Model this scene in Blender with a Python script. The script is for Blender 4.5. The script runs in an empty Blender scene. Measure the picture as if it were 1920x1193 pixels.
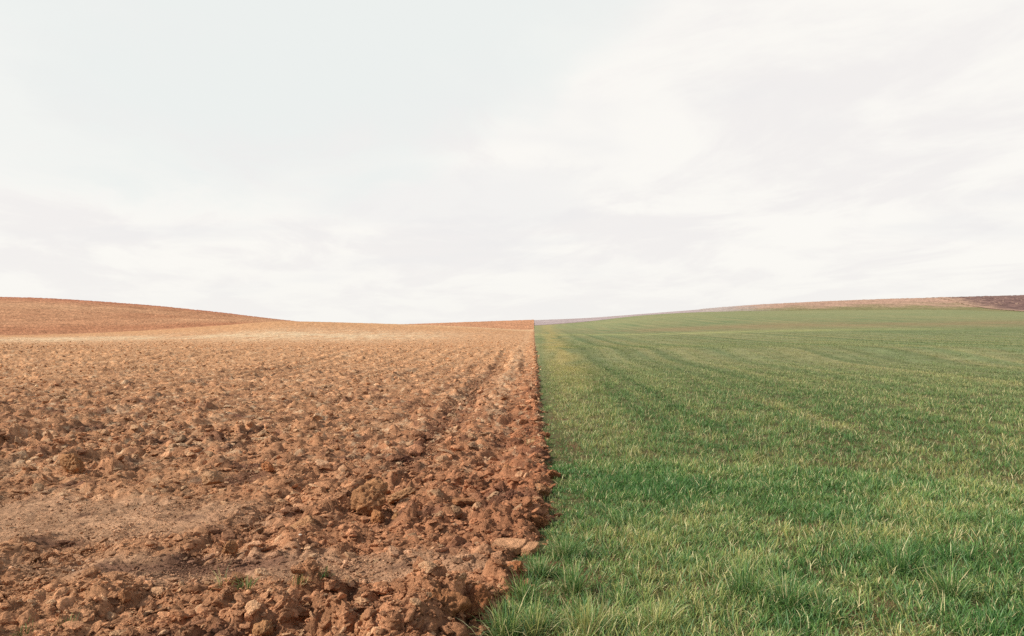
import bpy, bmesh, math, random
import numpy as np
from mathutils import Vector, noise as mnoise

random.seed(7)
RNG = np.random.default_rng(11)
scene = bpy.context.scene
col = scene.collection
F = 1500.0; CXP, CYP = 960.0, 596.5      # focal length and centre in photograph pixels
VPX, HOR = 1001.0, 610.0                 # where the field boundary vanishes
CAMH = 1.6

# ------------------------------------------------------------------ noise
def _h(ix, iy, s):
    with np.errstate(over='ignore'):
        h = (ix.astype(np.int64).astype(np.uint32) * np.uint32(374761393)
             + iy.astype(np.int64).astype(np.uint32) * np.uint32(668265263)
             + np.uint32((s * 2246822519) & 0xffffffff))
        h = (h ^ (h >> np.uint32(13))) * np.uint32(1274126177)
        h = (h ^ (h >> np.uint32(15))) * np.uint32(2654435761)
        h = h ^ (h >> np.uint32(16))
    return h.astype(np.float64) / 4294967295.0

def vn(x, y, s=0):
    """gradient noise, about -1..1"""
    ix = np.floor(x); iy = np.floor(y); fx = x - ix; fy = y - iy
    u = fx*fx*fx*(fx*(fx*6-15)+10); v = fy*fy*fy*(fy*(fy*6-15)+10)
    def g(dx, dy):
        a = _h(ix+dx, iy+dy, s) * 6.2831853
        return np.cos(a)*(fx-dx) + np.sin(a)*(fy-dy)
    return 1.6*((g(0,0)*(1-u)+g(1,0)*u)*(1-v) + (g(0,1)*(1-u)+g(1,1)*u)*v)

def fbm(x, y, s=0, o=4, gain=.5):
    r = 0; a = 1; t = 0
    for k in range(o):
        r = r + a*vn(x*2**k, y*2**k, s+17*k); t += a; a *= gain
    return r/t

def worley(x, y, s):
    ix = np.floor(x); iy = np.floor(y)
    f1 = np.full(x.shape, 9.); f2 = np.full(x.shape, 9.)
    cx = np.zeros_like(x); cy = np.zeros_like(x); ca = np.zeros_like(x); cb = np.zeros_like(x)
    for dx in (-1, 0, 1):
        for dy in (-1, 0, 1):
            jx = ix+dx; jy = iy+dy
            px = jx + _h(jx, jy, s); py = jy + _h(jx, jy, s+1)
            d = np.hypot(px-x, py-y)
            m = d < f1
            f2 = np.where(m, f1, np.minimum(f2, d))
            f1 = np.where(m, d, f1)
            cx = np.where(m, px, cx); cy = np.where(m, py, cy)
            ca = np.where(m, jx, ca); cb = np.where(m, jy, cb)
    return f1, f2, x-cx, y-cy, ca, cb

def sstep(a, b, x):
    t = np.clip((x-a)/(b-a), 0, 1); return t*t*(3-2*t)

def lin(r, g, b):
    c = np.array([r, g, b], float)/255
    return np.where(c <= .04045, c/12.92, ((c+.055)/1.055)**2.4)

# ------------------------------------------------------------------ the lie of the land
RN = [45, 60, 80, 100, 130, 170, 220, 260, 310, 400, 600, 1200, 5000]
TAB = {  # photograph column -> picture row at which the ground of each distance above shows
 -600: [653, 645, 638, 633, 631, 628, 610, 590, 570, 552, 585, 612, 612],
    0: [654, 649, 640, 633.5, 630.5, 629, 614, 596, 575, 558, 588, 612, 612],
  250: [654, 649, 639, 630, 621, 621, 611, 599, 586, 571.5, 592, 612, 612],
  400: [654, 648, 637, 625, 611, 612, 606, 600, 594, 586, 600, 612, 612],
  530: [654, 648, 635, 619, 602.5, 608, 607, 605, 603, 601, 610, 613, 613],
  650: [654, 648, 635, 620, 605, 611, 613, 613, 612, 611, 612, 613, 613],
  750: [654, 648, 635, 622, 608, 614, 616, 615, 613, 609, 611, 613, 613],
  880: [654, 648, 635, 624, 613, 617, 617.5, 614, 610, 604.5, 608, 613, 613],
 1000: [654, 648, 636, 628, 620, 618, 615, 610.5, 606, 600.5, 605, 613, 613],
 1100: [653, 647, 636, 628, 622, 617, 609, 603, 601, 596.5, 603, 613, 613],
 1200: [653, 646, 635, 627.5, 619, 608, 597, 592, 592, 589.5, 598, 613, 613],
 1300: [652, 645, 633, 625, 615, 602, 590, 586, 585, 582, 592, 613, 613],
 1400: [651, 643, 631, 622, 611, 598, 588, 584, 580, 574, 588, 613, 613],
 1650: [650, 640, 627, 618, 606, 595, 587, 582, 577, 562.5, 580, 613, 613],
 1780: [650, 640, 627, 617, 605, 595, 587.5, 582, 576, 559.5, 578, 613, 613],
 1920: [650, 640, 626, 616, 604, 595, 590, 586, 578, 556, 575, 613, 613],
 2500: [650, 640, 626, 616, 606, 598, 593, 588, 578, 552, 572, 613, 613],
}
_NA, _NR = 420, 700
_LR0, _LR1 = math.log(30), math.log(5000)
_A0, _A1 = math.atan((-600-VPX)/F), math.atan((2500-VPX)/F)
def _build_table():
    X = sorted(TAB)
    az = np.array([math.atan((x-VPX)/F) for x in X])
    zn = np.array([[CAMH + r*math.cos(a)*(HOR-Y)/F for r, Y in zip(RN, TAB[x])] for x, a in zip(X, az)])
    lr = np.log(np.array(RN, float))
    lr = np.concatenate([[math.log(25), math.log(36)], lr]); zn = np.concatenate([np.zeros((len(X), 2)), zn], 1)
    def hermite(xs, ys, xq):
        d = np.diff(ys, axis=-1)/np.diff(xs)
        m = np.zeros_like(ys); m[..., 1:-1] = (d[..., :-1]+d[..., 1:])/2
        m[..., 1:-1] = np.where(d[..., :-1]*d[..., 1:] <= 0, 0, m[..., 1:-1])
        lim = 3*np.minimum(np.abs(d[..., :-1]), np.abs(d[..., 1:]))
        m[..., 1:-1] = np.clip(m[..., 1:-1], -lim, lim)
        k = np.clip(np.searchsorted(xs, xq)-1, 0, len(xs)-2)
        h = (xs[1:]-xs[:-1])[k]; t = np.clip((xq-xs[k])/h, 0, 1)
        return ((2*t**3-3*t**2+1)*ys[..., k] + (t**3-2*t**2+t)*h*m[..., k]
                + (-2*t**3+3*t**2)*ys[..., k+1] + (t**3-t**2)*h*m[..., k+1])
    g = hermite(lr, zn, np.linspace(_LR0, _LR1, _NR))              # X x NR
    g = hermite(az, g.T.copy(), np.linspace(_A0, _A1, _NA)).T      # NA x NR
    for _ in range(3):
        g[1:-1] = (g[:-2]+2*g[1:-1]+g[2:])/4
    for _ in range(2):
        g[:, 1:-1] = (g[:, :-2]+2*g[:, 1:-1]+g[:, 2:])/4
    return g
HT = _build_table()
def H(x, y):
    x = np.asarray(x, float); y = np.asarray(y, float)
    r = np.hypot(x, y); a = np.arctan2(x, y)
    fa = np.clip((a-_A0)/(_A1-_A0), 0, 1)*(_NA-1.001); fr = np.clip((np.log(np.maximum(r, 1))-_LR0)/(_LR1-_LR0), 0, 1)*(_NR-1.001)
    i = fa.astype(int); j = fr.astype(int); u = fa-i; v = fr-j
    z = (HT[i, j]*(1-u)+HT[i+1, j]*u)*(1-v) + (HT[i, j+1]*(1-u)+HT[i+1, j+1]*u)*v
    return z*sstep(26, 45, r)*sstep(-2.4, -1.2, -np.abs(a))   # level again behind the viewer

YAW, PITCH = math.atan((VPX-CXP)/F), math.atan((HOR-CYP)/F)
def ray(X, Y):
    v = Vector(((X-CXP)/F, 1.0, -(Y-CYP)/F))
    cp, sp = math.cos(PITCH), math.sin(PITCH)
    v = Vector((v.x, v.y*cp - v.z*sp, v.y*sp + v.z*cp))
    cy, sy = math.cos(YAW), math.sin(YAW)
    return Vector((v.x*cy - v.y*sy, v.x*sy + v.y*cy, v.z))
def at(X, Y):
    """the point of the level near ground seen at a photograph pixel, and its distance"""
    d = ray(X, Y); t = -CAMH/d.z
    return d.x*t, d.y*t

# the ragged line where soil meets grass: (distance, x)
EDGE = np.array([(1.0, -.6), (3.6, -.36), (4.3, -.24), (4.75, -.14), (5.05, -.06), (5.5, -.06), (5.85, 0.0), (6.4, .15), (7.2, .10), (8.3, .24), (9.2, .16),
                 (10.5, .17), (12.6, .13), (18, .14), (26, .17), (60, .17), (600, .17)])
def edge_x(y):
    y = np.asarray(y, float)
    return np.interp(y, EDGE[:, 0], EDGE[:, 1]) + (.08*vn(y*2.3, y*0+3.1, 5) + .045*vn(y*7, y*0+1.7, 6))*sstep(40, 14, y) + .03*vn(y*.8, y*0+4.4, 7)

# ------------------------------------------------------------------ soil relief
def blob(x, y, X, Y, rx, ry, p=2):
    cx, cy = at(X, Y)
    return np.exp(-(((x-cx)/rx)**2 + ((y-cy)/ry)**2)**(p/2))
def rough(x, y):
    """how cloddy the ploughed soil is"""
    a = .78 + .42*fbm(x*.45, y*.3, 40, 2)
    a = a - .8*blob(x, y, 130, 965, 1.75, .85, 3) - .8*blob(x, y, 650, 1066, 1.0, .38, 3) - .55*blob(x, y, 300, 1055, .9, .3, 3)
    a = a + .55*blob(x, y, 780, 935, 1.4, .9) + .55*blob(x, y, 480, 1150, 1.3, .38) + .4*blob(x, y, 200, 830, 3.0, 1.9)
    a = a + .3*blob(x, y, 760, 1165, .5, .4)
    return np.clip(a, .10, 1.35)

def clod_layer(x, y, size, seed, w=.28):
    f1, f2, dx, dy, ca, cb = worley(x/size, y/size, seed)
    e = sstep(.0, w, f2-f1)
    hh = _h(ca, cb, seed+5)**1.4
    t1 = _h(ca, cb, seed+6)-.5; t2 = _h(ca, cb, seed+7)-.5
    return e*(hh*.85 + .15 + (t1*dx+t2*dy)*1.1*hh) , _h(ca, cb, seed+8)

def soil(x, y):
    """relief and clod tone"""
    r = np.hypot(x, y)
    A = rough(x, y)
    wx = x + .07*vn(x*5, y*5, 61) + .010*vn(x*16, y*16, 62)
    wy = y + .07*vn(x*5, y*5, 63) + .010*vn(x*16, y*16, 64)
    l1, t1 = clod_layer(wx, wy, .34, 101, .42)
    l2, t2 = clod_layer(wx+3.3, wy+1.2, .165, 131, .40)
    l3, t3 = clod_layer(wx*1.02, wy, .085, 161)
    l4, t4 = clod_layer(wx, wy*1.03, .042, 191)
    pick = sstep(-.15, .35, vn(x*1.3, y*1.3, 66))
    far = sstep(10, 30, r)
    h = A*(.15*l1*(.3+.7*pick) + .07*l2 + .034*l3*(1-.4*far)) + (.008+.010*A)*l4*(1-far)
    h = h + .030*fbm(x*2.5, y*2.5, 70, 4) + .012*A*np.abs(vn(x*11, y*11, 75)) + (.006+.006*sstep(.6, .1, A))*fbm(x*26, y*26, 71, 3)*(1-far)
    ww = x + .22*vn(x*.4, y*.2, 73)
    h = h + (.034*np.sin(ww*2*math.pi/.92+1.0) + .014*np.sin(ww*2*math.pi/.37))*np.clip(1+1.3*vn(x*.35, y*.12, 92), 0, 2)*(.4+.6*A)*sstep(75, 25, r)   # furrows along the boundary
    wob = .14*vn(y*.2, y*0, 85) + .08*vn(y*.9, y*0, 90)
    h = h + (.07*np.exp(-((x+.85+wob)/.25)**2) - .08*np.exp(-((x+1.5+wob)/.24)**2))*(.65+.6*vn(x*.7, y*.5, 91))*sstep(6, 9, r)*sstep(60, 30, r)
    h = h - .055
    # the heap lies over the edge of the grass
    h = h + .05*sstep(1.2, .1, edge_x(y)-x)
    s = edge_x(y) + .05*vn(x*6, y*6, 74) - x
    h = np.where(s < .14, h*sstep(-.05, .14, s) - .10*(1-sstep(-.05, .12, s)), h)
    tone = .45*t1*pick + .25*t2 + .2*t3 + .1*t4
    return h, tone

def soil_col(x, y, tone=None):
    """earth colour, dry and damp, with a lit crest painted in and a darker furrow"""
    r = np.hypot(x, y)
    red = lin(170, 116, 84); tan = lin(194, 146, 107); pale = lin(216, 188, 152); grey = lin(192, 154, 122); dark = lin(96, 64, 54)
    n1 = fbm(x*.5, y*.35, 81, 3); n2 = fbm(x*2.2, y*1.4, 82, 3); n3 = fbm(x*9, y*9, 83, 2)
    k = np.clip(.45 + .55*n1 + .35*n2, 0, 1)
    left = sstep(.5, -4.5, x + .9*n1 - r*.03)
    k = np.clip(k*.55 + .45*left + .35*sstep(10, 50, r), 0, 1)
    c = red[None]*(1-k[:, None]) + tan[None]*k[:, None]
    def mixin(c, q, w): return c*(1-w[:, None]) + q[None]*w[:, None]
    c = mixin(c, red*np.array([.98, .86, .80]), .5*sstep(.9, .1, edge_x(y)-x)*sstep(5, 9, r))
    c = mixin(c, grey, .6*sstep(.25, .62, blob(x, y, 120, 965, 1.9, .9)+1.1*blob(x, y, 660, 1064, .95, .38)+.7*blob(x, y, 260, 1060, 1.1, .3)+.22*n3+.2*n2))
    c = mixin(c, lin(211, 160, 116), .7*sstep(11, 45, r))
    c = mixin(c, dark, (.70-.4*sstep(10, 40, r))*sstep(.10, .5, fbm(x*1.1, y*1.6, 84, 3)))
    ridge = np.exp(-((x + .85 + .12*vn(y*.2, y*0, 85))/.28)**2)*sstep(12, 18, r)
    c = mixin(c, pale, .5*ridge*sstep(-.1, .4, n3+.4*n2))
    c = mixin(c, dark, .45*np.exp(-((x+1.5+.15*vn(y*.2, y*0, 85))/.22)**2)*sstep(7, 10, r)*sstep(45, 22, r))  # darker along the furrow
    fl = fbm(x*6, y*3.2, 89, 3)
    c = mixin(c, pale, .55*sstep(.22, .42, fl)*sstep(6, 12, r)); c = mixin(c, dark, .6*sstep(.22, .42, -fl)*sstep(6, 12, r))
    dry = sstep(.25, .6, fbm(x*.8, y*.5, 86, 3)+.25*n3)*sstep(8, 13, r)
    c = mixin(c, pale, .35*dry)
    band = np.exp(-((r-88-5*fbm(x*.05, y*.05, 87, 2))/14.)**2)*sstep(2, -22, x)  # pale strip paints the lit crest of the field into the colour
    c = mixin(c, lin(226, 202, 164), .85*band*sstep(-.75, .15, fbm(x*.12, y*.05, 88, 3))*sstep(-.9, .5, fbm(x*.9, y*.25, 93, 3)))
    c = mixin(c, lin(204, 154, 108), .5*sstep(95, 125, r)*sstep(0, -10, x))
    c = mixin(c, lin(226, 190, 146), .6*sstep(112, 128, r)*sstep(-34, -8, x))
    v = 1 + .16*n3 + .14*n2
    if tone is not None: v = v*(.74 + .55*tone)
    return np.clip(c*v[:, None], .01, .9)

# ------------------------------------------------------------------ mesh helpers
def make_mesh(name, co, loops, counts, colour=None, smooth=True):
    me = bpy.data.meshes.new(name)
    co = np.asarray(co, np.float32); loops = np.asarray(loops, np.int32).ravel(); counts = np.asarray(counts, np.int32)
    me.vertices.add(len(co)); me.vertices.foreach_set('co', co.ravel())
    me.loops.add(len(loops)); me.loops.foreach_set('vertex_index', loops)
    me.polygons.add(len(counts))
    st = np.zeros(len(counts), np.int32); st[1:] = np.cumsum(counts)[:-1]
    me.polygons.foreach_set('loop_start', st)
    try: me.polygons.foreach_set('loop_total', counts)
    except Exception: pass
    me.polygons.foreach_set('use_smooth', np.full(len(counts), smooth))
    if colour is not None:
        a = me.attributes.new('col', 'FLOAT_COLOR', 'POINT')
        rgba = np.ones((len(co), 4), np.float32); rgba[:, :3] = colour
        a.data.foreach_set('color', rgba.ravel())
    me.update(calc_edges=True)
    return me

def obj(name, me, mat, **props):
    o = bpy.data.objects.new(name, me); col.objects.link(o)
    if mat is not None and not me.materials: me.materials.append(mat)
    for k, v in props.items(): o[k] = v
    return o

def grid_faces(n, m):
    i = np.arange(n-1)[:, None]*m + np.arange(m-1)[None]
    return np.stack([i, i+1, i+m+1, i+m], -1).reshape(-1, 4)

def sheet(name, x, y, z, mat, colour, flip=False, **props):
    n, m = x.shape
    f = grid_faces(n, m)
    if flip: f = f[:, ::-1]
    me = make_mesh(name, np.stack([x, y, z], -1).reshape(-1, 3), f, np.full(len(f), 4), colour)
    return obj(name, me, mat, **props)

# ------------------------------------------------------------------ materials
class NT:
    def __init__(s, name):
        s.m = bpy.data.materials.new(name); s.m.use_nodes = True
        s.t = s.m.node_tree; s.t.nodes.clear()
        s.out = s.n('ShaderNodeOutputMaterial')
    def n(s, kind, **kw):
        q = s.t.nodes.new(kind)
        for k, v in kw.items():
            if k in q.inputs: q.inputs[k].default_value = v
            else: setattr(q, k, v)
        return q
    def l(s, a, b): s.t.links.new(a, b)
    def math(s, op, a, b=None, c=None):
        q = s.n('ShaderNodeMath', operation=op)
        for i, v in enumerate((a, b, c)):
            if v is None: continue
            if isinstance(v, (int, float)): q.inputs[i].default_value = v
            else: s.l(v, q.inputs[i])
        return q.outputs[0]
    def noise(s, vec, scale, detail=3, rough=.55):
        q = s.n('ShaderNodeTexNoise'); q.inputs['Scale'].default_value = scale
        q.inputs['Detail'].default_value = detail; q.inputs['Roughness'].default_value = rough
        s.l(vec, q.inputs['Vector']); return q.outputs[0]
    def ramp(s, fac, lo, hi, a=0., b=1.):
        q = s.n('ShaderNodeMapRange'); q.interpolation_type = 'SMOOTHSTEP'
        for k, v in zip(('From Min', 'From Max', 'To Min', 'To Max'), (lo, hi, a, b)): q.inputs[k].default_value = v
        s.l(fac, q.inputs['Value']); return q.outputs[0]
    def scale(s, colour, fac):
        q = s.n('ShaderNodeVectorMath', operation='SCALE'); s.l(colour, q.inputs[0]); s.l(fac, q.inputs['Scale']); return q.outputs[0]
    def mix(s, fac, a, b):
        q = s.n('ShaderNodeMix', data_type='RGBA')
        for i, v in ((0, fac), (6, a), (7, b)):
            if isinstance(v, (int, float)): q.inputs[i].default_value = v
            elif isinstance(v, (tuple, list, np.ndarray)): q.inputs[i].default_value = (*[float(t) for t in v][:3], 1)
            else: s.l(v, q.inputs[i])
        return q.outputs[2]

def earth_material(name, source, far=False):
    t = NT(name)
    pos = t.n('ShaderNodeNewGeometry').outputs['Position']
    if source == 'attr':
        c = t.n('ShaderNodeAttribute', attribute_name='col').outputs['Color']
    else:
        c = t.n('ShaderNodeObjectInfo').outputs['Color']
    if far:
        a = t.noise(pos, .9, 4, .7); b = t.noise(pos, .18, 3); d = t.noise(pos, 4.0, 3, .7)
        v = t.math('ADD', t.math('MULTIPLY', a, .55), t.math('ADD', t.math('MULTIPLY', b, .30), t.math('MULTIPLY', d, .45)))
        v = t.ramp(v, .45, .85, .55, 1.42)
    else:
        a = t.noise(pos, 23, 5, .65); b = t.noise(pos, 95, 3, .7); d = t.noise(pos, 5.5, 3)
        v = t.math('ADD', t.math('MULTIPLY', a, .45), t.math('ADD', t.math('MULTIPLY', b, .35), t.math('MULTIPLY', d, .25)))
        v = t.ramp(v, .36, .70, .56, 1.38)
    c1 = t.scale(c, v)
    if not far:   # dry grey crumbs
        g = t.ramp(t.noise(pos, 60, 4, .7), .60, .74)
        c1 = t.mix(t.math('MULTIPLY', g, .35), c1, lin(204, 170, 136))
    p = t.n('ShaderNodeBsdfPrincipled'); p.inputs['Roughness'].default_value = .95
    p.inputs['Specular IOR Level'].default_value = .05
    t.l(c1, p.inputs['Base Color'])
    hgt = t.math('ADD', t.math('MULTIPLY', t.noise(pos, 16, 6, .75), 1.3), t.math('MULTIPLY', t.noise(pos, 90, 3, .7), .45)) if not far else t.noise(pos, 3, 4, .7)
    bp = t.n('ShaderNodeBump'); bp.inputs['Strength'].default_value = .8 if not far else .6
    bp.inputs['Distance'].default_value = .035 if not far else .22
    t.l(hgt, bp.inputs['Height']); t.l(bp.outputs[0], p.inputs['Normal'])
    t.l(p.outputs[0], t.out.inputs[0])
    return t.m

M_SOIL = earth_material('ploughed_soil', 'attr')
M_CLOD = earth_material('soil_clod', 'object')
M_FAR = earth_material('distant_soil', 'attr', True)

def turf_material():
    t = NT('turf_ground')
    pos = t.n('ShaderNodeNewGeometry').outputs['Position']
    c = t.n('ShaderNodeAttribute', attribute_name='col').outputs['Color']
    a = t.noise(pos, 6, 4, .7); b = t.noise(pos, 30, 3, .7); d = t.noise(pos, 1.1, 3, .6)
    v = t.math('ADD', t.math('MULTIPLY', a, .4), t.math('ADD', t.math('MULTIPLY', b, .3), t.math('MULTIPLY', d, .4)))
    c = t.scale(c, t.ramp(v, .36, .76, .68, 1.3))
    p = t.n('ShaderNodeBsdfPrincipled'); p.inputs['Roughness'].default_value = .95; p.inputs['Specular IOR Level'].default_value = .1
    t.l(c, p.inputs['Base Color'])
    bp = t.n('ShaderNodeBump'); bp.inputs['Strength'].default_value = .7; bp.inputs['Distance'].default_value = .05
    t.l(t.noise(pos, 12, 4, .7), bp.inputs['Height']); t.l(bp.outputs[0], p.inputs['Normal'])
    t.l(p.outputs[0], t.out.inputs[0]); return t.m
M_TURF = turf_material()

def blade_material():
    t = NT('grass_blade')
    c = t.n('ShaderNodeAttribute', attribute_name='col').outputs['Color']
    p = t.n('ShaderNodeBsdfPrincipled'); p.inputs['Roughness'].default_value = .55; p.inputs['Specular IOR Level'].default_value = .25
    t.l(c, p.inputs['Base Color'])
    tr = t.n('ShaderNodeBsdfTranslucent'); t.l(c, tr.inputs['Color'])
    mx = t.n('ShaderNodeMixShader'); mx.inputs[0].default_value = .35
    t.l(p.outputs[0], mx.inputs[1]); t.l(tr.outputs[0], mx.inputs[2]); t.l(mx.outputs[0], t.out.inputs[0])
    return t.m
M_BLADE = blade_material()

# ------------------------------------------------------------------ ploughed field
def rows(y0, y1, k):
    n = int(math.log(y1/y0)/k); return y0*np.exp(np.arange(n+1)*k)
def ploughed():
    ys = np.concatenate([rows(1.6, 3.2, .02), rows(3.25, 24, .0036), rows(24.2, 158, .006)])
    m = 900
    t = np.linspace(0, 1, m)
    t = t[None] + (RNG.random((len(ys), m))-.5)*.8/m
    t[:, 0] = 0; t[:, -1] = 1
    Y = np.repeat(ys[:, None], m, 1); Y = Y*(1+(RNG.random(Y.shape)-.5)*.0016)
    X = (edge_x(ys)[:, None] + .22) - (ys[:, None]*.88+2.2)*t
    hx, tone = soil(X.ravel(), Y.ravel())
    hx = hx.reshape(X.shape)
    for _ in range(2): hx[:, 1:-1] = (hx[:, :-2] + 2*hx[:, 1:-1] + hx[:, 2:])/4
    hx[1:-1] = (hx[:-2] + 2*hx[1:-1] + hx[2:])/4
    Z = H(X, Y) + hx
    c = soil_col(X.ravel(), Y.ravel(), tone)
    return sheet('ploughed_field', X, Y, Z, M_SOIL, c, flip=True, kind='structure')
ploughed()

# ------------------------------------------------------------------ green field ground
def green_patch(x, y):
    """0 lush, 1 yellowed"""
    p = .52 + .45*np.exp(-((x-.95)/.4)**2)*sstep(7, 11, np.hypot(x, y)) + .95*fbm(x*.55, y*.45, 201, 3) + .5*fbm(x*1.9, y*1.7, 202, 2)
    far = sstep(7, 16, np.hypot(x, y))      # away from the viewer the rows show more than the patches
    return np.clip(.5 + (p-.5)*(1-.6*far) + 1.1*far*drill(x, y), 0, 1)
def drill(x, y):
    'streaks of thick and thin crop along the drill rows'
    xx = x + .5*fbm(x*.01, y*.012, 218, 2)
    return fbm(xx*.9, y*.010, 216, 4, .75)
def xx_(x, y): return x + .3*fbm(x*.006, y*.006, 219, 2)
def far_green(x, y):
    r = np.hypot(x, y)
    g = lin(108, 123, 84); yl = lin(146, 139, 98); br = lin(142, 120, 88); dk = lin(90, 110, 70)
    n = fbm(x*.06, y*.03, 211, 3); n2 = fbm(x*.35, y*.12, 212, 3)
    st = drill(x, y)
    k = np.clip(.54 + .4*n + .3*n2 + .85*st, 0, 1)[:, None]
    c = g*(1-k) + yl*k
    rw = .5+.5*np.sin(x*2*math.pi/3.1 + .8*fbm(x*.02, y*.02, 215, 2)*3)          # drill bouts
    c = c*(1 + (.10*(rw-.5))[:, None])
    w = .65*np.exp(-((r-124-9*n)/15)**2)*sstep(2, 25, x)*sstep(-.8, .1, n2+n); c = c*(1-w[:, None]) + br*w[:, None]
    w = .45*np.exp(-((r-96)/8)**2)*sstep(18, 45, x); c = c*(1-w[:, None]) + dk*w[:, None]
    w = .5*np.exp(-((r-101)/5)**2)*sstep(60, 30, x); c = c*(1-w[:, None]) + lin(168, 166, 108)*w[:, None]  # light line: crest highlight painted into the grass colour
    w = .35*sstep(150, 200, r)*(1-sstep(40, 120, np.abs(x-60))); c = c*(1-w[:, None]) + lin(146, 148, 104)*w[:, None]
    tl = np.abs((xx_(x, y)) % 11. - 4.6); tl = np.minimum(np.abs(tl-.0), np.abs(tl-1.9))
    w = .55*np.exp(-(tl/.28)**2)*sstep(8, 14, r)*sstep(170, 90, r); c = c*(1-w[:, None]) + dk*.8*w[:, None]
    w = .12*(.5+.5*np.sin(xx_(x, y)*2*math.pi/1.55))*sstep(120, 60, r); c = c*(1-w[:, None]) + dk*.85*w[:, None]
    w = .75*np.exp(-((x-.95-.012*r)/(.5+.008*r))**2)*sstep(9, 18, r)*sstep(-.6, .2, fbm(x*.9, y*.15, 220, 2)); c; c = c*(1-w[:, None]) + lin(168, 150, 96)*w[:, None]
    return c
def turf():
    ys = np.concatenate([rows(1.2, 24, .01), rows(24.2, 258, .006)])
    m = 420; t = np.linspace(0, 1, m)[None]
    Y = np.repeat(ys[:, None], m, 1)
    off = np.where(ys < 60, .9, .25)
    X = edge_x(ys)[:, None] - off[:, None] + (ys[:, None]*1.05+3.5)*t
    far = ys > 220        # its end follows the contour
    x = X.ravel(); y = Y.ravel(); r = np.hypot(x, y)
    z = H(x, y) + .02*fbm(x*2, y*2, 221, 3) - .012 - .05*sstep(.0, -.35, x-edge_x(y))*sstep(80, 30, r)
    near = lin(92, 84, 54); under = lin(104, 112, 62); brown = lin(104, 76, 54)
    b = sstep(.05, .5, fbm(x*1.2, y*1.2, 222, 3) + .5*sstep(6.5, 4, r) - .15)[:, None]
    cn = (near*(1-b)+brown*b)
    wf = sstep(9, 40, r)[:, None]
    c = cn*(1-wf) + far_green(x, y)*wf
    # clip to the contour at r = 256 by dropping what lies beyond
    n, mm = X.shape
    f = grid_faces(n, mm)
    keep = (r[f].max(1) < 262)
    f = f[keep]
    me = make_mesh('green_field', np.stack([x, y, z], -1), f, np.full(len(f), 4), np.clip(c, .01, .9))
    obj('green_field', me, M_TURF, kind='structure')
turf()

# ------------------------------------------------------------------ far fields and the ground to the horizon
def polar(name, px0, px1, r0, r1, na, nr, cf, mat, dz=0., edge=None, bump=0.):
    a = np.linspace(math.atan((px0-VPX)/F), math.atan((px1-VPX)/F), na)
    rr = np.exp(np.linspace(math.log(r0), math.log(r1), nr))
    A, R_ = np.meshgrid(a, rr)
    if edge: A = edge(A, R_)
    x = R_*np.sin(A); y = R_*np.cos(A)
    z = H(x, y) + dz + .10*fbm(x*.8, y*.4, 301, 3) + bump*(RNG.random(x.shape)**3)*sstep(r0*1.06, r0*1.3, R_)
    c = cf(x.ravel(), y.ravel())
    return sheet(name, x, y, z, mat, np.clip(c, .01, .9), flip=True, kind='structure')

def mixc(a, b, k): return a*(1-k[:, None]) + b*k[:, None]
def col_hill(x, y):
    r = np.hypot(x, y); a = np.arctan2(x, y)
    n = fbm(x*.02, y*.02, 311, 3); n2 = fbm(x*.15, y*.08, 312, 3)
    c = mixc(np.tile(lin(170, 120, 88), (len(x), 1)), lin(190, 146, 110), np.clip(.5+.8*n+.3*n2, 0, 1))
    c = mixc(c, lin(164, 108, 78), .6*np.exp(-((r-195)/35)**2))
    c = mixc(c, lin(166, 98, 74), .8*sstep(330, 395, r + 25*n))
    c = mixc(c, lin(186, 136, 102), sstep(-.19, -.12, a))
    rw = np.sin((x*.55+y*.83)*2*math.pi/6.)
    return c*(1+.05*rw+.16*n2+.16*(RNG.random(len(x))-.5))[:, None]
polar('ploughed_hill', -500, VPX+.3, 150, 640, 620, 420, col_hill, M_FAR, -.04, None, .32)
def col_lilac(x, y):
    r = np.hypot(x, y); n2 = fbm(x*.12, y*.12, 321, 3)
    c = mixc(np.tile(lin(178, 164, 160), (len(x), 1)), lin(160, 142, 140), np.clip(.5+n2, 0, 1))
    return mixc(c, lin(112, 88, 80), .8*np.exp(-((r-262)/6.)**2))
polar('fallow_field', VPX+.3, 1310, 250, 640, 120, 200, col_lilac, M_FAR, -.06)
def col_stub(x, y):
    r = np.hypot(x, y); a = np.arctan2(x, y); n2 = fbm(x*.1, y*.06, 331, 3)
    st = .5+.5*np.sin((x*.8+y*.35)*2*math.pi/17 + 2*n2)
    c = mixc(np.tile(lin(180, 146, 126), (len(x), 1)), lin(164, 136, 114), st*.6)
    c = mixc(c, lin(120, 122, 78), .85*sstep(350, 286, r + 34*n2 + 14*fbm(x*.03, y*.03, 333, 2)))
    c = mixc(c, lin(172, 158, 150), .95*sstep(math.atan((1470-VPX)/F), math.atan((1330-VPX)/F), a + .05*n2))
    return c*(1+.08*n2)[:, None]
polar('stubble_field', 1310, 2480, 258, 640, 360, 260, col_stub, M_FAR, -.05, None, .25)
def col_dark(x, y):
    n2 = fbm(x*.3, y*.2, 341, 3)
    r = np.hypot(x, y); a = np.arctan2(x, y)
    e = np.interp(r, [268, 290, 330, 400, 640], [math.atan((q-VPX)/F) for q in (1900, 1845, 1790, 1722, 1700)])
    c = mixc(np.tile(lin(136, 108, 98), (len(x), 1)), lin(104, 82, 78), np.clip(.5+1.1*n2, 0, 1))
    return mixc(np.tile(lin(172, 142, 120), (len(x), 1)), c, sstep(.0, .028, a-e + .018*n2))
def dark_edge(A, R_):
    a0 = np.interp(R_, [268, 290, 330, 400, 640], [math.atan((q-VPX)/F) for q in (1900, 1845, 1790, 1722, 1700)])
    t = (A-A.min())/(A.max()-A.min())
    return a0 + (A.max()-a0)*t
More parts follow.
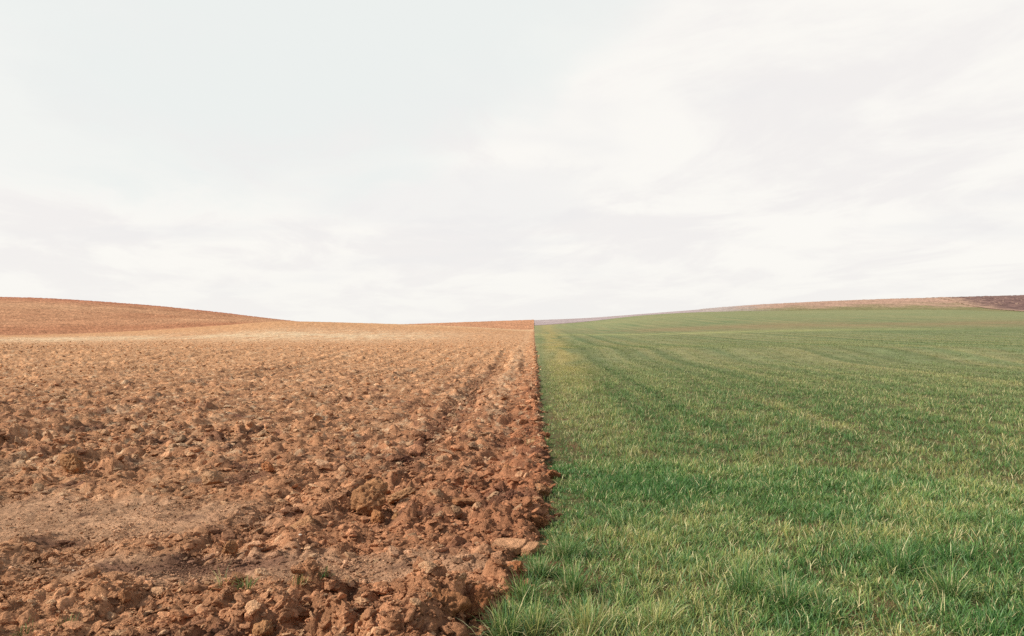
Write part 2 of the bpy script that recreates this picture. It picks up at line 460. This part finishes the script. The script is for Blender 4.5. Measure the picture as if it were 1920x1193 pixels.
polar('bare_field', 1700, 2490, 268, 640, 220, 220, col_dark, M_FAR, .08, dark_edge, .25)

def ground():
    a = np.linspace(-math.pi, math.pi, 361); rr = np.exp(np.linspace(math.log(.8), math.log(5000), 160))
    A, R_ = np.meshgrid(a, rr)
    x = R_*np.sin(A); y = R_*np.cos(A)
    z = H(x, y) - .45 - 1.2*sstep(60, 300, R_)
    c = np.tile(lin(150, 128, 88), (x.size, 1))
    sheet('ground', x, y, z, M_FAR, c, flip=True, kind='structure')
ground()

# ------------------------------------------------------------------ clods
def clod_shape(seed, sub, flat=1., cuts=13):
    """a broken lump of earth: a ball cut by random planes, then crumbled"""
    rnd = random.Random(seed)
    bm = bmesh.new(); bmesh.ops.create_icosphere(bm, subdivisions=sub, radius=1)
    pl = []
    for _ in range(cuts):
        v = Vector((rnd.gauss(0, 1), rnd.gauss(0, 1), rnd.gauss(0, 1))).normalized(); pl.append((v, rnd.uniform(.42, .92)))
    off = Vector((rnd.uniform(-50, 50), rnd.uniform(-50, 50), rnd.uniform(-50, 50)))
    sx, sy = rnd.uniform(.75, 1.25), rnd.uniform(.65, 1.0)
    for v in bm.verts:
        p = v.co.normalized(); r = 1.
        for n, d in pl:
            q = p.dot(n)
            if q > .01: r = min(r, d/q)
        r *= 1 + .10*mnoise.noise(p*1.9+off)
        if sub > 1:
            r += .08*mnoise.noise(p*4.2+off) - .10*max(0, .35-abs(mnoise.noise(p*2.6-off)))*2 + .09*mnoise.noise(p*8.5+off)
        if sub > 2:
            r += .07*(.4-abs(mnoise.noise(p*12+off))) + .06*mnoise.noise(p*21+off) + .03*mnoise.noise(p*40+off)
        v.co = Vector((p.x*sx, p.y*sy, p.z*flat*.72))*r
    co = np.array([v.co[:] for v in bm.verts]); fa = np.array([[v.index for v in f.verts] for f in bm.faces])
    bm.free()
    co /= np.abs(co[:, :2]).max()       # half-width 1
    return co, fa
NP_ = 14
PROTO = {s: [clod_shape(900+i, s, random.choice((.42, .55, .7, .95)), 9) for i in range(NP_)] for s in (1, 2, 3, 4)}

def rotmats(n, tilt):
    az = RNG.random(n)*2*math.pi; ta = RNG.random(n)*2*math.pi; tl = RNG.normal(0, tilt, n)
    ca, sa = np.cos(az), np.sin(az); R1 = np.zeros((n, 3, 3))
    R1[:, 0, 0] = ca; R1[:, 0, 1] = -sa; R1[:, 1, 0] = sa; R1[:, 1, 1] = ca; R1[:, 2, 2] = 1
    kx, ky = np.cos(ta), np.sin(ta); c, s = np.cos(tl), np.sin(tl); R2 = np.zeros((n, 3, 3))
    R2[:, 0, 0] = c+kx*kx*(1-c); R2[:, 0, 1] = kx*ky*(1-c); R2[:, 0, 2] = ky*s
    R2[:, 1, 0] = kx*ky*(1-c); R2[:, 1, 1] = c+ky*ky*(1-c); R2[:, 1, 2] = -kx*s
    R2[:, 2, 0] = -ky*s; R2[:, 2, 1] = kx*s; R2[:, 2, 2] = c
    return R2 @ R1

def scatter():
    n = 190000
    # even spread over the picture area, thinning with distance
    r = 3.4*np.exp(RNG.random(n)**1.15*math.log(75/3.4))
    a = RNG.uniform(-.80, .06, n)
    x = r*np.sin(a); y = r*np.cos(a)
    s = .0055*np.exp(RNG.exponential(.68, n)); s = np.minimum(s, np.where(r < 5, .055, .10))*np.where(r > 10, (r/10)**.6, 1)
    A = rough(x, y)
    keep = (RNG.random(n) < np.clip(.12+.85*A + .4*(s < .013), 0, 1)) & (s < .016+.10*A) & (x < edge_x(y)+.05*RNG.random(n)+.5*s)
    # strays along the edge
    x, y, s, r = x[keep], y[keep], s[keep], np.hypot(x, y)[keep]
    ne = 3500
    ye = 3.6*np.exp(RNG.random(ne)*math.log(40/3.6)); xe = edge_x(ye) - np.abs(RNG.normal(0, .20, ne)) + .10*RNG.random(ne) + np.where(RNG.random(ne) < .05, .22*RNG.random(ne), 0)
    se = np.minimum(.010*np.exp(RNG.exponential(.7, ne)), .085)
    x = np.concatenate([x, xe]); y = np.concatenate([y, ye]); s = np.concatenate([s, se]); r = np.hypot(x, y)
    h, tone = soil(x, y)
    z = H(x, y) + np.maximum(h, -.03) + s*RNG.uniform(-.45, .2, len(s))
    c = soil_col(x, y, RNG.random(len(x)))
    pale = (RNG.random(len(x)) < .10+.20*sstep(7, 11, r))[:, None]
    c = np.where(pale, c*.55+lin(212, 176, 136)*.45, c)*RNG.uniform(.85, 1.2, len(x))[:, None]
    return x, y, z, s, r, np.clip(c, .01, .85)

def baked(name, x, y, z, s, c, protos, tilt):
    co_all, f_all, c_all, base = [], [], [], 0
    which = RNG.integers(0, NP_, len(x)); R_ = rotmats(len(x), tilt)
    for k in range(NP_):
        q = np.where(which == k)[0]
        if not len(q): continue
        co, fa = protos[k]
        w = np.einsum('nij,vj->nvi', R_[q], co)*s[q][:, None, None] + np.stack([x[q], y[q], z[q]], -1)[:, None]
        co_all.append(w.reshape(-1, 3)); c_all.append(np.repeat(c[q], len(co), 0))
        f_all.append((fa[None] + base + (np.arange(len(q))*len(co))[:, None, None]).reshape(-1, 3)); base += len(q)*len(co)
    return np.concatenate(co_all), np.concatenate(f_all), np.concatenate(c_all)

# the clods one can point at: base column and row, width and height in photograph pixels, tone, shape seed, label
HERO = [
 (690, 962, 98, 66, (200, 150, 104), 3, 'largest upright tan clod in the rubble strip, leaning toward a long slanting clod'),
 (750, 945, 74, 34, (205, 160, 116), 21, 'long slanting clod right beside the largest upright clod'),
 (806, 948, 34, 36, (204, 152, 104), 12, 'small square tan clod standing alone past the long slanting clod'),
 (870, 955, 84, 24, (196, 138, 94), 17, 'wide low brown clod between the square clod and the grass edge'),
 (570, 998, 86, 30, (206, 160, 116), 8, 'flat tan clod lying below and left of the largest upright clod'),
 (706, 985, 44, 30, (200, 140, 90), 9, 'round orange clod just below the largest upright clod'),
 (746, 984, 30, 26, (206, 156, 106), 14, 'small cubic clod next to the round orange clod'),
 (130, 888, 62, 40, (196, 150, 104), 5, 'big tan clod standing alone with a dark shaded flank in the left of the field'),
 (688, 1196, 66, 50, (204, 152, 104), 6, 'rounded tan clod sticking up at the bottom edge below the green weeds'),
 (614, 1172, 62, 52, (202, 146, 92), 10, 'tall orange clod directly below the green weed sprigs'),
 (652, 1160, 48, 40, (204, 142, 88), 11, 'upright clod beside the tall orange clod below the weed sprigs'),
 (822, 1190, 140, 92, (190, 132, 88), 2, 'large crumbly mound of soil at the field corner next to the grass tufts'),
 (890, 1172, 70, 70, (178, 112, 72), 16, 'reddish soil heap between the large crumbly mound and the bottom grass tufts'),
 (491, 1200, 54, 40, (206, 156, 106), 15, 'pointed tan clod at the bottom edge of the rubble'),
 (228, 1132, 34, 30, (208, 150, 104), 13, 'small orange clod with a dark hollow beside it in the bottom left rubble'),
 (152, 1118, 24, 22, (206, 152, 112), 20, 'small pinkish clod left of the orange clod with the dark hollow'),
 (425, 1036, 42, 24, (200, 146, 98), 18, 'rounded brown clod on the smooth soil near the middle'),
 (392, 912, 56, 30, (214, 178, 138), 19, 'pale cracked clod in the cluster above the smooth patch'),
 (498, 890, 34, 26, (206, 136, 88), 22, 'bright orange clod beyond the pale cracked clod'),
 (1006, 935, 66, 26, (206, 152, 108), 23, 'broad tan clod overhanging the grass above the pale cracked slab'),
 (1036, 897, 40, 20, (192, 128, 86), 24, 'clod reaching farthest out into the grass'),
 (1012, 990, 50, 26, (178, 116, 76), 25, 'dark red clod at the notch of the grass edge'),
 (966, 1088, 54, 32, (184, 118, 74), 26, 'reddish clod touching the grass under the pale cracked slab'),
 (955, 890, 38, 22, (198, 142, 98), 27, 'ribbed brown clod close to the clod that reaches into the grass'),
]
HERO_SPOTS = []
def place_hero():
    for i, (X, Y, w, h, tone, seed, label) in enumerate(HERO):
        x, y = at(X, Y); d = y
        hw = .86*w*d/F/2; hh = .90*h*d/F
        co, fa = clod_shape(5000+seed, 5, .9, 11)
        if label.startswith('long slanting'):
            a = .45; co = co*np.array([1.25, .55, .8]); co = np.stack([co[:, 0]*math.cos(a)-co[:, 2]*math.sin(a), co[:, 1], co[:, 0]*math.sin(a)+co[:, 2]*math.cos(a)], -1)
        co = co*np.array([1/np.abs(co[:, 0]).max(), .8/np.abs(co[:, 1]).max(), 1/np.abs(co[:, 2]).max()])
        co = co*np.array([hw, hw, hh*.68])
        z0 = -.02 if x < edge_x(y)-.15 else -.01
        me = make_mesh('clod', co, fa, np.full(len(fa), 3))
        o = obj('clod', me, M_CLOD, label=label, category='clod', group='clods of the ploughed field')
        o.location = (x, y+hw*.5, z0 + hh*.5); o.color = (*(lin(*[.6*a_+.4*b_ for a_, b_ in zip(tone, (194, 146, 106))])*np.array([.80, .76, .76])), 1); o.rotation_euler = (0, 0, random.uniform(-.3, .3))
        HERO_SPOTS.append((x, y+hw*.5, hw))
    # the pale slab: two cracked halves of one thing
    x, y = at(968, 1040)
    root = bpy.data.objects.new('soil_slab', None); col.objects.link(root); root.location = (x, y+.06, .036); root.rotation_euler = (.22, .10, -.12)
    root['label'] = 'pale flat slab of dry soil cracked in two, jutting over the grass'; root['category'] = 'slab'
    for (cx, w, dpt, seed, rz) in ((-.055, .115, .075, 41, .06), (.098, .052, .072, 42, -.12)):
        co, fa = clod_shape(7000+seed, 5, 1., 7)
        co = np.sign(co)*np.abs(co)**.45
        co = co/np.abs(co).max(0)
        co[:, 0] += .22*co[:, 1]; co[:, 2] = np.clip(co[:, 2], -1, .6) + .10*co[:, 0]
        co = co*np.array([w, dpt, .045])
        p = obj('broken_half', make_mesh('broken_half', co, fa, np.full(len(fa), 3)), M_CLOD)
        p.parent = root; p.location = (cx, 0, 0); p.rotation_euler = (0, 0, rz); p.color = (*lin(206, 154, 114), 1)
    HERO_SPOTS.append((x, y+.06, .16))
place_hero()

def place_clods():
    x, y, z, s, r, c = scatter()
    ok = np.ones(len(x), bool)
    for hx, hy, hw in HERO_SPOTS:
        ok &= ~((np.hypot(x-hx, y-hy) < hw*1.15) & (s > .03))
    x, y, z, s, r, c = x[ok], y[ok], z[ok], s[ok], r[ok], c[ok]
    px = s/r*F*2
    inview = (np.abs((x*math.cos(YAW)+y*math.sin(YAW))/np.maximum(y, .1)) < .66) & (y > 3.85)
    order = np.argsort(-np.where(inview, px, 0))
    top = order[:300-len(HERO)-2]
    meshes = []
    for k in range(NP_):
        co, fa = PROTO[4][k]; meshes.append(make_mesh('clod', co, fa, np.full(len(fa), 3)))
    for me in meshes: me.materials.append(M_CLOD)
    for i in top:
        o = bpy.data.objects.new('clod', meshes[int(RNG.integers(NP_))]); col.objects.link(o)
        o.location = (x[i], y[i], z[i]-.02); q = s[i]
        o.scale = (q, q*RNG.uniform(.75, 1.1), q*RNG.uniform(.75, 1.15)); o.rotation_euler = (RNG.normal(0, .4), RNG.normal(0, .4), RNG.random()*6.28)
        o.color = (*[float(v) for v in c[i]], 1)
        if edge_x(y[i])-x[i] < .45: lab = 'rough reddish clod along the ragged edge where soil meets grass'
        elif r[i] < 6.2: lab = 'rough brown clod in the crumbled soil low in the ploughed field'
        elif r[i] < 10.5: lab = 'rough brown clod among the rubble midway up the ploughed field'
        else: lab = 'dry clod out in the upper ploughed field, toward the hill'
        o['label'] = lab; o['category'] = 'clod'; o['group'] = 'clods of the ploughed field'
    rest = np.ones(len(x), bool); rest[top] = False
    huge = rest & (px > 16); big = rest & (px > 8) & ~huge; small = rest & (px <= 8)
    a = baked('soil_crumbs', x[big], y[big], z[big], s[big], c[big], PROTO[2], .42)
    b = baked('soil_crumbs', x[small], y[small], z[small], s[small], c[small], PROTO[1], .6)
    g = baked('soil_crumbs', x[huge], y[huge], z[huge], s[huge], c[huge], PROTO[3], .42)
    co = np.concatenate([a[0], b[0], g[0]]); fa = np.concatenate([a[1], b[1]+len(a[0]), g[1]+len(a[0])+len(b[0])]); cc = np.concatenate([a[2], b[2], g[2]])
    me = make_mesh('soil_crumbs', co, fa, np.full(len(fa), 3), cc, smooth=False)
    obj('soil_crumbs', me, M_SOIL, kind='stuff', label='loose crumbs and small clods strewn over the ploughed field', category='soil crumbs')
    print('clods', len(x), 'huge', huge.sum(), 'big', big.sum(), 'small', small.sum(), 'faces', len(fa))
place_clods()

# ------------------------------------------------------------------ grass
def blades(px, py, pz, L, W, az, lean, bend, c0, c1, seg=2):
    """one strip per blade: root, (middle), tip"""
    n = len(px)
    dx, dy = np.cos(az), np.sin(az); sx, sy = -dy, dx
    co = []
    ts = [0, .5, 1] if seg == 2 else [0, .38, .72, 1]
    ww = [1, .8, 0] if seg == 2 else [.8, 1, .7, 0]
    wid = np.random.default_rng(5).uniform(0, 2*math.pi, n)
    sx, sy = np.cos(wid), np.sin(wid)      # blades face any way
    V, Cc = [], []
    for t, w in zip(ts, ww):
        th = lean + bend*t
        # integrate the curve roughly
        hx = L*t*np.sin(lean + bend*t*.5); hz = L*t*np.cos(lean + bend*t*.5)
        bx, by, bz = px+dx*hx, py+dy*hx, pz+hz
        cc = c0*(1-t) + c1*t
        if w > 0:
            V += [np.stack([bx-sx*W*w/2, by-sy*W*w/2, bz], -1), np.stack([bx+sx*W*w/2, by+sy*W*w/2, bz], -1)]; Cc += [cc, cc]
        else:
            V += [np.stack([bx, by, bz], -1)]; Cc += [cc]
    k = len(V)
    V = np.stack(V, 1).reshape(-1, 3); Cc = np.stack(Cc, 1).reshape(-1, 3)
    b = (np.arange(n)*k)[:, None]
    if seg == 2:
        lp = np.concatenate([b+np.array([[0, 1, 3, 2]]), b+np.array([[2, 3, 4]])], 1); ct = np.tile([4, 3], n)
    else:
        lp = np.concatenate([b+np.array([[0, 1, 3, 2]]), b+np.array([[2, 3, 5, 4]]), b+np.array([[4, 5, 6]])], 1); ct = np.tile([4, 4, 3], n)
    return V, lp.ravel(), ct, Cc

def blade_colours(x, y, n, rg, dry_boost=0.):
    r = np.hypot(x, y)
    p = green_patch(x, y)
    q = np.clip(p*.85 + .02 + rg.normal(0, .25, n) + dry_boost, 0, 1)[:, None]
    deep = lin(70, 114, 56); mid = lin(118, 150, 84); yel = lin(186, 178, 112); straw = lin(218, 200, 150); blue = lin(122, 156, 108)
    c1 = np.where(q < .5, deep*(1-q*2)+mid*q*2, mid*(2-q*2)+yel*(q*2-1))
    dr = (rg.random(n) < .05+.12*p+dry_boost*.3)[:, None]; c1 = np.where(dr, straw, c1)
    bl = (rg.random(n) < .20)[:, None]; c1 = np.where(bl & ~dr, blue*.9, c1)
    wf = (.85*sstep(8, 40, r))[:, None]
    c1 = c1*(1-wf) + far_green(x, y)*1.5*wf
    c1 = c1*rg.uniform(.8, 1.2, n)[:, None]
    c0 = c1*.52*np.array([.95, 1.0, .85])  # roots darkened to stand in for shade between the tufts
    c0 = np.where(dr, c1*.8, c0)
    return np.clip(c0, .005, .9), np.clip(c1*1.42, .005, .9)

TUFT = [  # base pixel, height in pixels, spread, dryness, label
 (945, 1190, 78, .075, .00, 'deep green grass tuft at the bottom, against the large crumbly soil mound'),
 (1003, 1185, 80, .085, .12, 'pale yellow-green grass tuft between the mound-side tuft and the straw-strewn gap'),
 (1105, 1190, 92, .10, .12, 'full bushy tuft with bright yellowish blades right of the straw-strewn gap'),
 (1076, 1108, 70, .06, .00, 'lush green tuft beside the strip of bare brown earth'),
 (1060, 1045, 62, .055, .12, 'green tuft with straw blades standing across from the pale cracked slab'),
 (985, 1122, 56, .07, -.05, 'blue-green tuft spilling from the notch in the soil edge'),
 (1013, 1080, 48, .05, -.05, 'thin green tuft just below the pale cracked slab'),
 (1235, 1178, 60, .08, .22, 'yellowing tuft in the sparse turf at the bottom'),
 (1400, 1112, 74, .10, -.08, 'dense dark green tuft over the bare soil near the bottom middle of the grass'),
 (1480, 1135, 72, .09, .0, 'grey-green leafy tuft with arching blades beside the dense dark tuft'),
 (1690, 1075, 84, .11, -.08, 'broad dark green tuft in the lower right of the grass'),
 (1780, 1115, 74, .10, -.06, 'dark green clump right of the broad tuft'),
]
WEED = [  # in the soil: base pixel, height px, spread m, dryness, blade count, label
 (560, 1133, 20, .045, -.1, 46, 'small green weed sprig on the soil just above the tall orange clod'),
 (604, 1128, 20, .040, -.1, 40, 'second green weed sprig, beside the one over the tall orange clod'),
 (462, 1138, 30, .05, .0, 40, 'dark weed tuft in a hollow left of the green sprigs'),
 (420, 1122, 46, .05, .9, 26, 'dry straw-coloured stalks beside the dark weed tuft'),
 (48, 1188, 28, .06, .0, 46, 'sparse green weed at the bottom left corner of the soil'),
 (128, 1176, 22, .045, -.1, 36, 'tiny dark green weed among the bottom left clods'),
 (995, 838, 20, .06, -.1, 50, 'green tuft stranded in the soil close to the straight grass edge'),
]
TUFT_SPOTS = [(at(t[0], t[1]), t[3]) for t in TUFT]

def tuft_object(name, X, Y, hpx, spread, dry, n, label, cat, group, zoff=0., dark=1.):
    rg = np.random.default_rng(int(X*7+Y))
    x, y = at(X, Y); L0 = hpx*y/F*1.0
    ox = rg.normal(0, spread*.5, n); oy = rg.normal(0, spread*.5, n)
    az = np.arctan2(oy, ox) + rg.normal(0, .9, n); rad = np.hypot(ox, oy)/spread
    L = L0*np.clip(rg.normal(.75, .25, n), .25, 1.2); lean = np.clip(rad*.4 + rg.normal(.1, .3, n), -.4, 1.3); bend = rg.normal(.7, .75, n)
    W = rg.uniform(.0022, .005, n)
    c0, c1 = blade_colours(x+ox, y+oy, n, rg, dry)
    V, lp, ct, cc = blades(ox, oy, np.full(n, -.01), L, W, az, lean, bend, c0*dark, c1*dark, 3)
    o = obj(name, make_mesh(name, V, lp, ct, cc), M_BLADE, label=label, category=cat, group=group)
    o.location = (x, y, zoff)
for X, Y, h, sp, dry, lab in TUFT:
    tuft_object('grass_tuft', X, Y, h, sp, dry, 260, lab, 'grass tuft', 'grass tufts at the near edge')
for X, Y, h, sp, dry, n, lab in WEED:
    x, y = at(X, Y); hz, _ = soil(np.array([x]), np.array([y]))
    tuft_object('dry_stalks' if dry > .5 else 'weed', X, Y, h, sp, dry, n, lab, 'dry stalks' if dry > .5 else 'weed', 'weeds in the ploughed soil', max(float(hz[0]), 0), .8)

def sward():
    rg = np.random.default_rng(21)
    Vs, Ls, Cs, Ks, base = [], [], [], [], 0
    def add(n_t, r0, r1, pw, per, Lm, wf, seg):
        nonlocal base
        u = rg.random(n_t); e = 2-pw
        r = (r0**e + u*(r1**e-r0**e))**(1/e)
        a = rg.uniform(-.09, .74, n_t)
        x = r*np.sin(a); y = r*np.cos(a)
        x = np.where(r < 30, np.round(x/.13)*.13 + rg.normal(0, .03, n_t), x)     # drilled rows
        d = x-edge_x(y)
        dens = sstep(-.75, .15, .8*fbm(x*2.2, y*1.8, 231, 3)*sstep(24, 8, r) + (.4+.5*sstep(7, 12, r))*drill(x, y) + .40 - .35*sstep(5.4, 4.2, r) - .4*np.exp(-((x-.36)/.14)**2)*sstep(7.2, 5.6, r))
        ok = (d > -.02 + .05*rg.random(n_t)) & (rg.random(n_t) < np.clip(dens, .08, 1)) & (rg.random(n_t) < sstep(128, 45, r))
        x, y, r = x[ok], y[ok], r[ok]
        n = len(x)*per
        X = np.repeat(x, per); Y = np.repeat(y, per); R_ = np.repeat(r, per)
        sp = .026*np.maximum(1, R_/10)
        ox = rg.normal(0, 1, n)*sp; oy = rg.normal(0, 1, n)*sp
        X2, Y2 = X+ox, Y+oy
        inside = X2 > edge_x(Y2) - .01
        az = np.arctan2(oy, ox) + rg.normal(0, .9, n)
        size = np.repeat(rg.uniform(.5, 1.35, len(x))*(1 + .45*fbm(x*1.3, y*1.3, 233, 2)), per)
        tr = .7 + .5*sstep(.15, .6, X2-edge_x(Y2))
        L = Lm*size*rg.uniform(.45, 1.25, n)*tr*(1 - .35*sstep(12, 45, R_))
        lean = np.abs(rg.normal(.3, .38, n)); bend = np.abs(rg.normal(.7, .6, n))
        flat = rg.random(n) < .16; lean = np.where(flat, rg.uniform(1.0, 1.5, n), lean)   # litter lying down
        W = rg.uniform(.0032, .0068, n)*np.maximum(1, (R_/7)**wf)
        Z = H(X2, Y2) + .02*fbm(X2*2, Y2*2, 221, 3) - .02
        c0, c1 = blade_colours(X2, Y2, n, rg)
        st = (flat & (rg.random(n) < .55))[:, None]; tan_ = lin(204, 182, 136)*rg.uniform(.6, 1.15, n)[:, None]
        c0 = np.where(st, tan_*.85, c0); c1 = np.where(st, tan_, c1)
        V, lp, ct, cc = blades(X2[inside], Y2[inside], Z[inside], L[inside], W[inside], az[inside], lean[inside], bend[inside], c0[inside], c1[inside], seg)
        Vs.append(V); Ls.append(lp+base); Cs.append(cc); Ks.append(ct); base += len(V)
    add(13500, 3.5, 9.5, .5, 20, .070, .8, 3)
    add(20000, 9.5, 30, 1.2, 16, .080, .72, 2)
    add(32000, 30, 125, 2.02, 13, .085, .68, 2)
    me = make_mesh('grass', np.concatenate(Vs), np.concatenate(Ls), np.concatenate(Ks), np.concatenate(Cs))
    obj('grass', me, M_BLADE, kind='stuff', label='short green and yellowing grass covering the field', category='grass')
    print('grass blades verts', base)
sward()

# ------------------------------------------------------------------ small strays: pale pebbles, a straw
def pebbles():
    for (X, Y, w, lab) in ((563, 1024, 9, 'tiny white pebble on the smooth soil above the tall orange clod'),
                           (44, 1117, 17, 'pinkish white pebble in the bottom left rubble'),
                           (845, 988, 28, 'pale elongated stone lying flat between the round orange clod and the pale slab'),
                           (139, 1050, 10, 'small white pebble on the smooth soil of the lower left')):
        x, y = at(X, Y); hz, _ = soil(np.array([x]), np.array([y]))
        co, fa = clod_shape(int(X), 3, .8, 9)
        hw = w*y/F/2
        co = co*np.array([hw, hw*.5, hw*.45])
        o = obj('pebble', make_mesh('pebble', co, fa, np.full(len(fa), 3)), M_CLOD, label=lab, category='pebble', group='pale pebbles on the soil')
        o.location = (x, y, float(hz[0])+hw*.25); o.rotation_euler = (0, 0, random.uniform(-.5, .2)); o.color = (*lin(232, 212, 190), 1)
pebbles()

# ------------------------------------------------------------------ light and sky
SUN_EL, SUN_AZ = math.radians(36), math.radians(-102)    # azimuth from +Y toward +X
def world():
    w = bpy.data.worlds.new('World'); scene.world = w; w.use_nodes = True
    t = w.node_tree; t.nodes.clear()
    def n(k, **kw):
        q = t.nodes.new(k)
        for a, v in kw.items(): setattr(q, a, v)
        return q
    L = t.links.new
    def mth(op, a, b=None, c=None):
        q = n('ShaderNodeMath', operation=op)
        for i, v in enumerate((a, b, c)):
            if v is None: continue
            if isinstance(v, (int, float)): q.inputs[i].default_value = v
            else: L(v, q.inputs[i])
        return q.outputs[0]
    def ramp(v, a, b, lo=0., hi=1.):
        q = n('ShaderNodeMapRange', interpolation_type='SMOOTHSTEP')
        for k, u in zip(('From Min', 'From Max', 'To Min', 'To Max'), (a, b, lo, hi)): q.inputs[k].default_value = u
        L(v, q.inputs['Value']); return q.outputs[0]
    def mix(f, a, b):
        q = n('ShaderNodeMix', data_type='RGBA')
        for i, v in ((0, f), (6, a), (7, b)):
            if isinstance(v, (int, float)): q.inputs[i].default_value = v
            elif isinstance(v, tuple): q.inputs[i].default_value = v
            else: L(v, q.inputs[i])
        return q.outputs[2]
    sky = n('ShaderNodeTexSky', sky_type='NISHITA', sun_disc=False, sun_elevation=SUN_EL, sun_rotation=SUN_AZ)
    b1 = n('ShaderNodeBackground'); b1.inputs[1].default_value = .10; L(sky.outputs[0], b1.inputs[0])
    gen = n('ShaderNodeTexCoord').outputs['Generated']
    sep = n('ShaderNodeSeparateXYZ'); L(gen, sep.inputs[0])
    dx, dy, dz = sep.outputs
    # a flat layer of cloud overhead: where the view ray meets it
    zz = mth('ADD', mth('MAXIMUM', dz, 0.), .13)
    u = mth('DIVIDE', dx, zz); v = mth('DIVIDE', dy, zz)
    def cloud(ru, rv, ox, scale, det, rough, dist=0.):
        cb = n('ShaderNodeCombineXYZ')
        L(mth('ADD', mth('MULTIPLY', u, ru[0]), mth('MULTIPLY', v, ru[1])), cb.inputs[0])
        L(mth('ADD', mth('MULTIPLY', u, rv[0]), mth('MULTIPLY', v, rv[1])), cb.inputs[1])
        cb.inputs[2].default_value = ox
        q = n('ShaderNodeTexNoise'); q.inputs['Scale'].default_value = scale; q.inputs['Detail'].default_value = det
        q.inputs['Roughness'].default_value = rough; q.inputs['Distortion'].default_value = dist
        L(cb.outputs[0], q.inputs['Vector']); return q.outputs[0]
    n1 = cloud((.8, .25), (-.25, .7), 3.3, .55, 5, .55, .4)
    n2 = cloud((.9, .45), (-.45, .5), 7.1, 1.5, 6, .6, .35)
    n3 = cloud((.7, .1), (-.1, 1.), 1.7, .9, 4, .5, .3)
    # thin bluish veil over the upper left, bounded by a diagonal edge
    hyp = mth('SQRT', mth('ADD', mth('MULTIPLY', dx, dx), mth('MULTIPLY', dy, dy)))
    az = mth('ARCTAN2', dx, dy); el = mth('ARCTAN2', dz, hyp)
    e = mth('SUBTRACT', mth('SUBTRACT', el, .285), mth('MULTIPLY', az, .63))
    e = mth('ADD', e, mth('MULTIPLY', mth('SUBTRACT', n1, .5), .22)); e = mth('ADD', e, mth('MULTIPLY', mth('SUBTRACT', n2, .5), .14))
    low = mth('ADD', mth('SUBTRACT', el, .165), mth('MULTIPLY', mth('SUBTRACT', n2, .5), .30))
    gap = mth('MULTIPLY', ramp(e, -.02, .04), ramp(low, -.05, .07))
    white = (.985, .962, .918, 1); warm = (.910, .882, .864, 1); veil = (.856, .890, .870, 1); grey = (.86, .85, .85, 1)
    c = mix(ramp(n2, .40, .59), warm, white)
    c = mix(mth('MULTIPLY', ramp(n3, .50, .68), .55), c, grey)
    c = mix(mth('MULTIPLY', gap, mth('ADD', .58, mth('MULTIPLY', ramp(n1, .62, .40), .36))), c, veil)
    hz = ramp(el, .10, 0.0)
    c = mix(mth('MULTIPLY', hz, .5), c, (.93, .92, .89, 1))
    b2 = n('ShaderNodeBackground'); b2.inputs[1].default_value = 1.0; L(c, b2.inputs[0])
    mx = n('ShaderNodeMixShader')
    L(mth('MULTIPLY', mth('SUBTRACT', .97, mth('MULTIPLY', ramp(el, .42, .75), .60)), ramp(dy, -.5, .25, .35, 1.)), mx.inputs[0])   # unseen cloud overhead and behind the camera thinned for more sun contrast
    L(b1.outputs[0], mx.inputs[1]); L(b2.outputs[0], mx.inputs[2])
    out = n('ShaderNodeOutputWorld'); L(mx.outputs[0], out.inputs[0])
world()

sd = bpy.data.lights.new('sun', 'SUN'); sd.energy = 5.0; sd.angle = math.radians(3.0); sd.color = (1., .93, .84)
so = bpy.data.objects.new('sun', sd); col.objects.link(so)
sv = Vector((math.cos(SUN_EL)*math.sin(SUN_AZ), math.cos(SUN_EL)*math.cos(SUN_AZ), math.sin(SUN_EL)))
so.rotation_euler = sv.to_track_quat('Z', 'Y').to_euler(); so.location = sv*50

cd = bpy.data.cameras.new('camera'); cd.sensor_width = 36; cd.lens = 36*F/1920; cd.clip_end = 20000; cd.clip_start = .05
co = bpy.data.objects.new('camera', cd); col.objects.link(co)
co.location = (0, 0, CAMH); co.rotation_euler = (math.pi/2+PITCH, 0, YAW)
scene.camera = co
scene.view_settings.view_transform = 'Standard'; scene.view_settings.look = 'None'
scene.view_settings.exposure = 0; scene.view_settings.gamma = 1

scene.render.filter_size = 1.1
scene.cycles.use_denoising = False
scene.cycles.sample_clamp_direct = 4.0
scene.cycles.sample_clamp_indirect = 2.0
